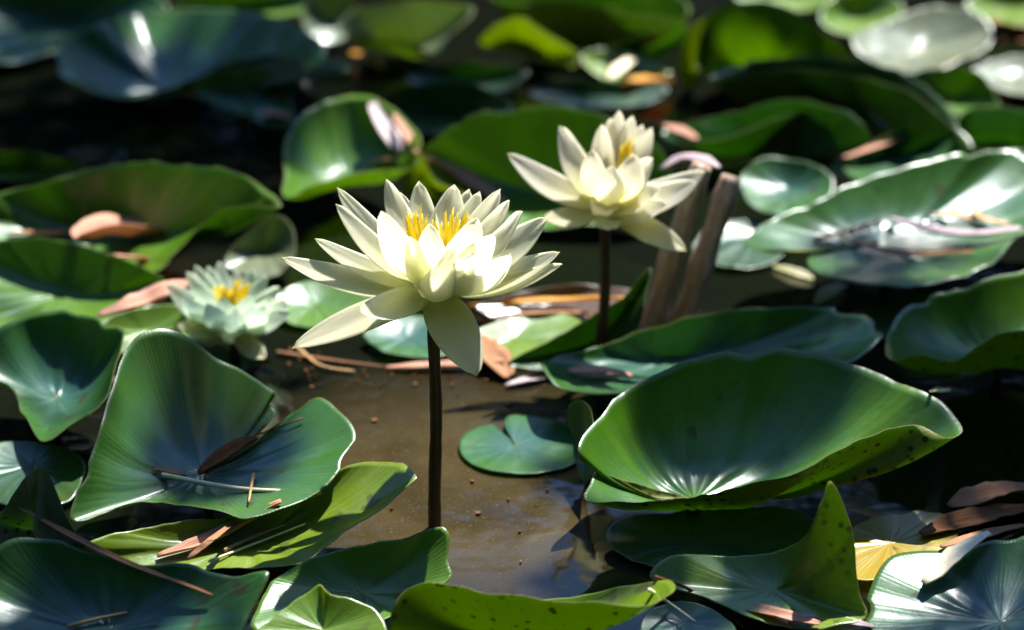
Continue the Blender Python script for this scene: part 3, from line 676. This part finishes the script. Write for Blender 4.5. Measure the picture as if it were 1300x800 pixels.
pad('glaring white-green leaf tip curling up at the bottom edge left of centre',
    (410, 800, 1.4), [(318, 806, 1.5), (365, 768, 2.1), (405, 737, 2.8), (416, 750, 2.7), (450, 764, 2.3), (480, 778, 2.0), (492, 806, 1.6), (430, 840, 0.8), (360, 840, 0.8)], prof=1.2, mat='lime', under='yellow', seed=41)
pad('olive pad at the bottom edge, centre, its freckled near lip rolled up',
    (660, 796, 0.8), [(492, 800, 2.0), (500, 772, 2.9), (520, 747, 3.6), (560, 741, 3.9), (617, 751, 3.9), (691, 760, 3.8), (748, 763, 3.8), (815, 767, 3.7), (852, 752, 3.4), (846, 738, 2.9), (800, 742, 2.3), (740, 754, 1.8), (650, 766, 1.4), (570, 774, 1.4)], prof=2.2, mat='lime', under='green', seed=42)
pad('olive-green pad at the lower right with one corner raised into a tall point',
    (980, 748, 0.9), [(826, 731, 1.6), (845, 709, 2.0), (901, 704, 1.8), (981, 703, 1.8), (1015, 686, 2.6), (1034, 660, 3.8), (1043, 630, 5.2), (1052, 610, 6.2), (1072, 648, 5.0), (1087, 694, 3.6), (1091, 756, 1.8), (1102, 784, 1.2), (1044, 797, 0.9), (958, 786, 0.8), (890, 758, 1.0)], prof=1.9, mat='lime', under='green', seed=43)
pad('blue-green pad filling the bottom right corner, a pale dry blade on it',
    (1270, 790, 1.2), [(1100, 768, 1.4), (1129, 704, 2.4), (1180, 700, 2.2), (1240, 690, 2.6), (1300, 680, 3.0), (1390, 700, 3.0), (1400, 820, 1.6), (1250, 860, 1.0), (1110, 815, 0.9)], prof=1.5, mat='blue', seed=44, ripple=0.0015)
pad('yellowed decaying pad lying low at the lower right beside the raised point',
    (1130, 690, 0.4), [(1050, 700, 0.5), (1078, 668, 0.6), (1130, 653, 0.7), (1195, 650, 0.6), (1215, 682, 0.5), (1160, 716, 0.4), (1110, 740, 0.4), (1070, 732, 0.4)], prof=1.3, mat='yellow', under='yellow', seed=45)
pad('small bluish pad at the bottom edge, left of the olive pointed pad',
    (870, 790, 0.5), [(812, 792, 0.7), (846, 766, 0.9), (892, 770, 0.8), (934, 800, 0.6), (890, 838, 0.4), (820, 836, 0.4)], prof=1.3, mat='blue', seed=46)
pad('green pad cut by the top edge above the long glossy pad', (300, 2, 1.2), [(215, 6, 1.6), (250, -14, 2.6), (330, -22, 3.0), (400, -8, 2.2), (392, 14, 1.2), (330, 22, 0.9), (250, 18, 1.0)], mat='green', seed=60, prof=1.5)
pad('lavender-blue pad right of the long glossy pad at the top edge', (420, 26, 1.6), [(380, 22, 2.4), (400, -6, 3.6), (440, -10, 3.6), (452, 14, 2.4), (440, 48, 1.0), (405, 54, 0.9)], mat='pale', seed=61, prof=1.4)
pad('dark pad half hidden between the yellow-green lip and the wide middle pad', (590, 98, 0.8), [(515, 98, 1.2), (560, 82, 1.8), (620, 80, 2.0), (672, 92, 1.4), (650, 112, 0.7), (560, 114, 0.6)], mat='dark', seed=62, prof=1.5)
pad('dark pad below the mid green strip at the top, touching the orange dead leaf', (740, 118, 0.7), [(672, 118, 1.0), (710, 104, 1.5), (780, 102, 1.6), (850, 112, 1.2), (820, 132, 0.6), (720, 134, 0.5)], mat='dark', seed=63, prof=1.5)
pad('dull green pad cut by the top edge at the upper right, beside the cupped pad', (1000, -6, 1.2), [(930, -4, 1.6), (960, -24, 2.4), (1040, -26, 2.4), (1062, -8, 1.8), (1040, 10, 1.0), (970, 8, 1.0)], mat='lime', seed=64, prof=1.5)
pad('long low dark pad in the black gap behind the slanting stalks', (960, 300, 0.5), [(880, 318, 0.7), (905, 285, 1.0), (950, 278, 1.1), (1000, 290, 0.9), (990, 330, 0.4), (920, 340, 0.4)], mat='dark', seed=65, prof=1.4)
pad('low dark pad at the left edge between the bluish hanging pad and the folded leaf', (40, 590, 0.5), [(-40, 590, 0.8), (0, 560, 1.0), (70, 566, 1.0), (110, 590, 0.7), (80, 640, 0.4), (0, 640, 0.4)], mat='dark', seed=66, prof=1.4)
pad('added dark pad standing in for the black shadow beneath the broad bowl-shaped pad', (880, 690, 0.4), [(768, 676, 0.6), (800, 655, 0.7), (900, 648, 0.8), (1010, 645, 0.8), (1050, 672, 0.5), (980, 712, 0.4), (860, 722, 0.35), (790, 705, 0.4)], mat='dark', under='dark', seed=67, prof=1.3, stalk=False)  # added pad, dark to fill the bowl's shadow with black
# between the flowers
pad('yellow-green low pad in the middle distance right of the main flower',
    (650, 430, 0.5), [(585, 432, 0.7), (635, 406, 1.0), (715, 398, 1.1), (745, 420, 0.8), (700, 452, 0.5), (625, 462, 0.4)], prof=1.3, mat='lime', seed=47)
pad('dark pad with a raised right tip round the foot of the second flower stem',
    (735, 440, 0.7), [(645, 462, 0.9), (690, 436, 1.6), (745, 405, 2.6), (795, 375, 3.8), (826, 340, 5.0), (818, 388, 3.6), (806, 420, 2.4), (760, 455, 1.0), (700, 470, 0.6)], prof=1.7, mat='dark', under='dark', seed=48)
pad('grey-blue low pad half hidden behind the main flower stem',
    (515, 428, 0.5), [(462, 424, 0.7), (495, 404, 1.0), (550, 402, 1.0), (588, 426, 0.7), (560, 452, 0.4), (490, 450, 0.4)], prof=1.3, mat='blue', seed=49)
pad('mottled low pad in the gap between the small flower and the main flower',
    (400, 385, 0.5), [(345, 385, 0.8), (375, 360, 1.1), (430, 360, 1.1), (475, 385, 0.8), (440, 412, 0.4), (375, 412, 0.4)], prof=1.3, mat='green', seed=50)
pad('pale pad with a pinkish glint behind the small flower',
    (335, 318, 0.8), [(285, 335, 0.9), (312, 298, 2.0), (350, 275, 2.8), (370, 285, 2.6), (372, 325, 1.4), (345, 352, 0.7)], prof=1.4, mat='pale', seed=51)
pad('low olive pad under the brown litter right of the main flower',
    (700, 385, 0.5), [(600, 392, 0.8), (660, 370, 1.2), (760, 362, 1.3), (815, 375, 1.0), (780, 402, 0.5), (650, 408, 0.4)], prof=1.3, mat='brown', seed=52)
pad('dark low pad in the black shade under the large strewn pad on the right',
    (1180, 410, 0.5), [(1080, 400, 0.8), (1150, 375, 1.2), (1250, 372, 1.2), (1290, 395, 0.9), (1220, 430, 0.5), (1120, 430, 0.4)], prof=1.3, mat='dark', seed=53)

# ------------------------------------------------------------------ flowers
D = dict
rs = random.Random(5)
F1 = [
    (428, 238, 2.4, 33), (427, 259, 0.6, 30), (400, 303, 0.4, 27, D(bulge=.10)), (358, 327, -0.6, 34, D(bulge=.10)),
    (371, 442, -3.6, 38, D(sepal=True, bulge=-.02, cup=.15)), (452, 404, -4.6, 40, D(bulge=.05, cup=.4, curl=.10)),
    (605, 477, -4.0, 60, D(sepal=True, bulge=-.03, cup=.12)), (710, 320, -0.4, 36), (713, 335, -0.9, 26, D(sepal=True)),
    (695, 276, 0.8, 46), (662, 268, -1.4, 36), (635, 240, 2.2, 38), (646, 254, 1.2, 32), (609, 243, 2.8, 38), (577, 234, 3.2, 52),
    (532, 230, 3.2, 44), (491, 228, 2.8, 38), (508, 244, 3.8, 40), (596, 240, 3.8, 40),
    (484, 268, -2.0, 44), (546, 284, -2.0, 46, D(bulge=.16)), (606, 277, -1.8, 46), (572, 330, -3.0, 50, D(bulge=.30, cup=.6, curl=.25)),
    (602, 322, -2.8, 44, D(bulge=.2)), (648, 322, -3.0, 38, D(bulge=.16)), (626, 296, -2.0, 38), (520, 300, -2.0, 36, D(bulge=.18)),
]
st1 = []
for k in range(22):
    x = 511 + 37 * k / 21; st1.append((x + rs.uniform(-3, 3), 260 + abs(k - 12) * 1.5 + rs.uniform(-3, 16), rs.uniform(-1.0, 1.2), 540 + rs.uniform(-9, 6), 338, rs.uniform(-.6, .5), 3.8))
for k in range(24):
    x = 556 + 48 * k / 23; st1.append((x + rs.uniform(-3, 3), 259 + abs(k - 10) * 1.5 + rs.uniform(-3, 16), rs.uniform(-1.0, 1.2), 566 + rs.uniform(-8, 10), 338, rs.uniform(-.6, .5), 3.8))
flower('tallest and largest cream water lily, in sharp focus, on a dark stem over brown water', (548, 377), 0.0, F1, st1, M_PETAL, M_SEPAL)
Y2 = U(762, 470, 0).y
F2 = [
    (645, 195, 0.5, 34), (711, 160, 0.6, 36), (691, 277, -1.6, 28, D(sepal=True)), (786, 140, 2.4, 32), (764, 158, 1.6, 32), (803, 147, 2.2, 34),
    (828, 162, 1.6, 36), (816, 158, 2.2, 34), (775, 150, 2.4, 32), (806, 196, -1.2, 44, D(bulge=.2)), (776, 210, -1.8, 42, D(bulge=.26, cup=.5)), (752, 190, -0.4, 34),
    (895, 217, 0.8, 36), (885, 232, -0.6, 38), (846, 262, -2.2, 34), (871, 318, -1.8, 32, D(sepal=True, bulge=.02)), (775, 290, -2.6, 34, D(sepal=True)), (828, 200, -.2, 34), (838, 240, -1.5, 34),
]
st2 = [(788 + 16 * rs.random(), 172 + 22 * rs.random(), rs.uniform(-.2, .8), 782 + rs.uniform(-6, 6), 240, 0.1, 5) for _ in range(18)]
flower('half-open cream water lily, slightly blurred, on a thin stem beside the bent brown stalk', (768, 272), Y2, F2, st2, M_PETALV, M_SEPAL, stem_r=0.0027, stem_foot=(762, 470, 0))
Y3 = U(298, 452, 0).y
F3 = [
    (212, 362, -.3, 40), (237, 345, 1.0, 32), (247, 337, 2.0, 34), (264, 338, 2.6, 32), (278, 332, 3.0, 34), (300, 343, 3.0, 32), (321, 342, 2.6, 34), (338, 350, 2.0, 32),
    (354, 364, 1.0, 32), (366, 386, .4, 32), (369, 396, -.8, 38), (336, 454, -2.6, 34, D(sepal=True)), (226, 414, -1.2, 36, D(sepal=True)), (364, 380, .8, 26, D(sepal=True)),
    (232, 378, -1.6, 36), (262, 385, -2.4, 40, D(bulge=.2)), (300, 392, -2.8, 42, D(bulge=.22)), (336, 388, -2.2, 38, D(bulge=.18)), (282, 378, -1.6, 36), (318, 376, -1.4, 36), (250, 365, -.8, 34), (346, 378, -1, 32),
]
st3 = [(270 + 44 * k / 15 + rs.uniform(-3, 3), 358 + rs.uniform(-6, 10), rs.uniform(-.6, .9), 293 + rs.uniform(-10, 10), 400, rs.uniform(-.4, .4), 7.0) for k in range(18)]
F3 = [(a[0], a[1], a[2], a[3] * .78) + tuple(a[4:]) for a in F3]
flower('small greenish-white water lily low among the pads at the left, out of focus', (294, 424), Y3, F3, st3, M_PETALG, M_SEPAL, stem_foot=(298, 452, 0))

# ------------------------------------------------------------------ bent stalks, dry scraps, twigs
M_SALMON = plain_mat('dry_salmon', (0.50, 0.24, 0.15), (0.66, 0.38, 0.28), 60, 0.6, stretch=(14, 3), trans=(.5, .25, .15))
M_DRYB = plain_mat('dry_brown', (0.20, 0.09, 0.04), (0.34, 0.18, 0.10), 60, 0.8, 0.2, stretch=(12, 3))
M_DARKB = plain_mat('dry_dark', (0.08, 0.032, 0.012), (0.17, 0.075, 0.03), 60, 0.8, 0.2, stretch=(12, 3))
M_STRAW = plain_mat('straw_pale', (0.62, 0.54, 0.36), (0.78, 0.72, 0.54), 60, 0.5, stretch=(10, 4))
M_TAN = plain_mat('straw_tan', (0.45, 0.25, 0.10), (0.58, 0.36, 0.16), 60, 0.5, stretch=(10, 4))
M_LAV = plain_mat('dry_lavender', (0.26, 0.20, 0.23), (0.44, 0.35, 0.37), 60, 0.45, stretch=(10, 3))
M_ORANGE = plain_mat('dead_leaf_orange', (0.55, 0.26, 0.03), (0.70, 0.38, 0.06), 60, 0.5, stretch=(8, 3), trans=(.7, .35, .04))
M_OLD = plain_mat('old_stalk', (0.26, 0.16, 0.09), (0.60, 0.46, 0.38), 90, 0.5, stretch=(9, 7), bump=0.0015)
bpy.context.view_layer.update()
_dg = bpy.context.evaluated_depsgraph_get()
def on(px, py, lift=0.0015):
    """point resting on whatever lies there (pad or water)"""
    d = ray(px, py).normalized()
    o = CAM + d * 0.05
    for _ in range(12):
        ok, loc, nor, ix, ob, mt = S.ray_cast(_dg, o, d)
        if not ok or ob.name.split('.')[0] not in ('petal', 'sepal', 'stamen', 'stem', 'receptacle'): break
        o = loc + d * 0.0004
    return loc + Vector((0, 0, lift)) if ok and loc.z > -0.01 else U(px, py, 0.15)
_U = U
def scrap(label, pts, wpx, mat, lift=0.0015, cat='dry leaf', name='dry_leaf', group='dry leaf scraps', **kw):
    global U
    P = []
    for a, b in zip(pts, pts[1:]):
        m = max(1, int(math.hypot(b[0] - a[0], b[1] - a[1]) / 30))
        P += [(a[0] + (b[0] - a[0]) * k / m, a[1] + (b[1] - a[1]) * k / m) for k in range(m)]
    P.append(pts[-1])
    P = [on(*p, lift=lift) for p in P]
    for _ in range(2): P = [P[0]] + [(P[i - 1] + P[i] * 2 + P[i + 1]) / 4 + Vector((0, 0, .0003)) for i in range(1, len(P) - 1)] + [P[-1]]
    U = lambda *v: Vector(v)
    try: return strip(name, label, cat, P, wpx * pxm(P[len(P) // 2]), mat, group=group, seed=int(pts[0][0]) % 97, **kw)
    finally: U = _U
def straw(label, pts, wpx, mat, lift=0.002, name='straw', cat='straw', taper=0.5):
    global U
    P = [on(*p, lift=lift) for p in pts]
    if len(P) == 2: P = [P[0].lerp(P[1], k / 3) for k in range(4)]
    U = lambda *v: Vector(v)
    try: return twig(label, P, wpx * .5 * pxm(P[0]), mat, name=name, cat=cat, taper=taper)
    finally: U = _U
yb = U(850, 430, 0).y
def old_stalk(label, pts, r):
    o = tube('old_stalk', [UY(x, y, yb + d) for x, y, d in pts], lambda f: r * (1 - .12 * f + .10 * math.sin(f * 17)), M_OLD, seg=14, per=.004)
    tag(o, label, 'old stalk', 'old brown stalks'); return o
old_stalk('left one of two thick slanting brown stalks right of the second flower', [(824, 432, 0), (838, 375, 0), (861, 300, .003), (883, 232, .006), (892, 208, .008)], .0062)
old_stalk('right one of two thick slanting brown stalks beside the second flower', [(860, 430, .002), (876, 380, .002), (900, 310, .005), (922, 246, .009), (929, 224, .011)], .0064)
strip('dry_leaf', 'lavender dry leaf caught on the top of the left slanting stalk', 'dry leaf', [(838, 216, 7.2), (862, 205, 7.8), (888, 204, 8.2), (912, 214, 8.1)], .011, M_LAV, twist=.3, curl=.3, group='dry leaf scraps')
scrap('rust-brown curled dry leaf lying in the notch of the large folded pad', [(253, 607), (285, 592), (326, 562)], 22, M_DARKB, curl=.9)
straw('long pale straw lying across the large folded pad', [(206, 608), (300, 625), (408, 631)], 6.5, M_STRAW, taper=.2)
scrap('brown papery tip at the left end of the long pale straw', [(196, 600), (214, 609), (236, 608)], 8, M_DRYB)
straw('short tan straw crossing the long pale straw', [(322, 607), (316, 643)], 5, M_TAN)
straw('thin grey twig poking out of the notch of the large folded pad', [(326, 556), (352, 548), (385, 536)], 4, M_DRYB, name='twig', cat='twig')
scrap('widest pinkish dry strip on the yellow-green pad under the folded pad', [(200, 712), (262, 700), (300, 680), (358, 642)], 22, M_SALMON, curl=.7)
scrap('narrow dry strip lying across the widest pinkish strip on the yellow-green pad', [(238, 716), (268, 695), (300, 667)], 10, M_DRYB)
straw('tan straw right of the pinkish strips on the yellow-green pad', [(285, 704), (320, 688), (360, 672)], 6, M_TAN)
straw('longest thin greenish straw on the yellow-green pad, nearest the bottom', [(265, 718), (320, 697), (388, 670)], 4, M_STRAW)
scrap('long pinkish grey dry blade running diagonally over the bottom left pad', [(16, 650), (90, 692), (180, 735), (270, 765)], 9, M_DRYB, lift=.003)
straw('short knobbly pale twig at the bottom edge of the bottom left pad', [(86, 801), (120, 792), (162, 783)], 6, M_TAN, name='twig', cat='twig')
scrap('pale flat dry blade lying on the bottom right corner pad', [(1172, 752), (1200, 724), (1256, 688)], 30, M_STRAW, lift=.004, curl=.2)
scrap('dark brown rotten leaf beside the yellowed pad at the lower right', [(1170, 684), (1230, 668), (1310, 650)], 40, M_DARKB)
scrap('rust-brown rotten leaf at the right edge above the bottom right corner pad', [(1205, 655), (1250, 640), (1310, 632)], 44, M_DRYB, lift=.004)
scrap('brown rotten strip touching the tip of the pale flat blade', [(1195, 700), (1240, 690), (1300, 672)], 18, M_DRYB)
scrap('salmon-pink dry leaf along the near edge of the olive pointed pad', [(905, 768), (960, 784), (1040, 797)], 22, M_SALMON)
scrap('lavender-grey dry strip right of the salmon leaf at the bottom edge', [(1000, 786), (1050, 792), (1110, 802)], 14, M_LAV)
straw('pale straw stuck up at the bottom edge from the olive rolled lip', [(824, 763), (850, 780), (882, 803)], 6, M_STRAW, lift=.005)
straw('dark curved twig on the left part of the olive pointed pad', [(832, 738), (872, 752), (910, 776), (945, 803)], 5, M_DARKB, name='twig', cat='twig')
strip('dry_leaf', 'salmon-pink dry strip leading to the small pale flower', 'dry leaf', [(126, 404, 3.4), (160, 394, 3.4), (200, 380, 3.2), (246, 361, 2.8)], .0125, M_SALMON, curl=.7, group='dry leaf scraps', seed=12)
scrap('thin brown dry strip at the left edge on the wide curling pad', [(10, 300), (60, 302), (120, 300)], 10, M_DRYB)
scrap('largest pink dry leaf on the wide curling pad at the left', [(95, 312), (160, 306), (236, 312)], 42, M_SALMON, lift=.004, curl=.9)
scrap('second pink dry scrap just below the largest one on the wide curling pad', [(140, 330), (175, 332), (212, 338)], 16, M_SALMON)
scrap('pinkish brown dry strip behind the right side of the main flower', [(540, 203), (590, 228), (645, 266)], 20, M_SALMON)
scrap('lavender dry leaf leaning on the pad behind the main flower', [(472, 140), (486, 168), (506, 202)], 26, M_LAV, lift=.004)
scrap('slim pinkish dry strip beside the lime leaf tip', [(500, 152), (514, 174), (530, 202)], 12, M_SALMON, lift=.003)
scrap('salmon dry strip on the folded lip behind the main flower', [(462, 216), (486, 212), (512, 208)], 12, M_SALMON, lift=.003)
scrap('pinkish dry strip floating on the brown water behind the main stem', [(490, 471), (560, 472), (640, 462)], 16, M_SALMON)
scrap('brown three-cornered dead leaf floating right of the hanging front petal', [(596, 428), (620, 456), (648, 486)], 42, M_DRYB)
scrap('lavender scrap floating beside the brown three-cornered leaf', [(642, 494), (668, 488), (694, 484)], 14, M_LAV)
scrap('orange-brown dry blade lying level between the two tall flowers', [(596, 392), (690, 388), (805, 384)], 14, M_ORANGE)
scrap('rust dry blade below the orange-brown one between the tall flowers', [(610, 410), (680, 402), (750, 402)], 8, M_DRYB)
straw('brown twig floating left of the main stem', [(352, 452), (420, 462), (484, 470)], 6, M_DRYB, name='twig', cat='twig')
straw('second thin twig floating under the left petals of the main flower', [(378, 446), (410, 470), (450, 476)], 5, M_TAN, name='twig', cat='twig')
scrap('pink scrap on the curled-lip bluish pad behind the big right pad', [(722, 476), (760, 474), (802, 482)], 20, M_SALMON)
straw('dark twig on the left of the large strewn pad', [(1034, 309), (1080, 296), (1122, 282)], 6, M_DARKB, name='twig', cat='twig')
scrap('dark pinkish dry strip in the middle of the large strewn pad', [(1066, 304), (1110, 328), (1170, 330), (1236, 324)], 12, M_DRYB)
scrap('broad pale lavender dry blade sweeping over the right of the large strewn pad', [(1128, 285), (1180, 306), (1240, 314), (1296, 298)], 24, M_LAV, lift=.003)
scrap('orange dry scrap near the far side of the large strewn pad', [(1180, 276), (1235, 278), (1282, 290)], 12, M_TAN)
scrap('short orange scrap standing on the far side of the large strewn pad', [(1228, 268), (1238, 276), (1244, 288)], 10, M_TAN, lift=.004)
scrap('pink scrap at the left end of the domed green pad', [(842, 166), (860, 174), (884, 184)], 18, M_SALMON, lift=.003)
scrap('orange dead leaf below the dark leaning pad at the top', [(790, 118), (820, 116), (852, 114)], 26, M_ORANGE, lift=.006)
scrap('lime scrap above the orange dead leaf at the top', [(774, 112), (788, 98), (804, 86)], 18, M_STRAW, lift=.006)
scrap('tan dry scrap below the yellow-green lip at the top centre', [(446, 78), (466, 86), (488, 98)], 16, M_ORANGE, lift=.006)
scrap('pink scrap at the lower corner of the smaller oval blue pad', [(330, 150), (348, 154), (366, 154)], 18, M_SALMON, lift=.002)
scrap('pink dry strip on the dull bluish pad behind the large strewn pad', [(1062, 206), (1105, 196), (1150, 178)], 14, M_SALMON)
scrap('thin lavender stalk leaning over the dull bluish pad', [(1104, 150), (1120, 172), (1150, 190)], 9, M_LAV, lift=.004)
scrap('red-brown dead stalk leaning out at the top right edge', [(1262, 44), (1285, 52), (1320, 62)], 26, M_DRYB, lift=.008)
scrap('second brown dead stalk below the red-brown one at the right edge', [(1268, 66), (1290, 70), (1325, 74)], 14, M_DARKB, lift=.008)
for lab, pts, w_ in (('long fallen white petal under the left end of the large strewn pad', [(982, 342), (1005, 350), (1032, 358)], 14), ('short fallen cream petal below the long fallen petal under the strewn pad', [(1036, 388), (1050, 376), (1072, 366)], 22), ('lone white petal floating in black shade below the right edge pad', [(1182, 502), (1200, 503), (1222, 500)], 16)):
    scrap(lab, pts, w_, M_SEPAL, cat='petal', name='fallen_petal', group='fallen petals')

def specks():
    rnd = random.Random(9); V, F = [], []
    zones = [((350, 440), (700, 492), 90), ((460, 500), (740, 740), 16), ((1050, 380), (1300, 420), 40), ((0, 120), (360, 200), 40)]
    for (x0, y0), (x1, y1), n in zones:
        for _ in range(n):
            c = U(rnd.uniform(x0, x1), rnd.uniform(y0, y1), 0.06); r = rnd.uniform(.0004, .0009) * rnd.choice((1, 1, 1.8)); a0 = rnd.random() * 6.28; e = rnd.uniform(.3, 1)
            k = len(V); m = 6
            ring = [c + Vector((math.cos(a0), math.sin(a0), 0)) * (math.cos(t) * r) + Vector((-math.sin(a0), math.cos(a0), 0)) * (math.sin(t) * r * e * rnd.uniform(.7, 1.2)) for t in [6.2832 * i / m for i in range(m)]]
            V += [p + Vector((0, 0, .0004 + rnd.random() * .0005)) for p in ring] + [p - Vector((0, 0, .0005)) for p in ring]
            F.append(tuple(range(k, k + m)))
            for i in range(m): F.append((k + i, k + m + i, k + m + (i + 1) % m, k + (i + 1) % m))
    tag(mesh('floating_debris', V, F, M_DARKB, smooth=False), 'crumbs of brown litter floating on the open water', kind='stuff')
specks()
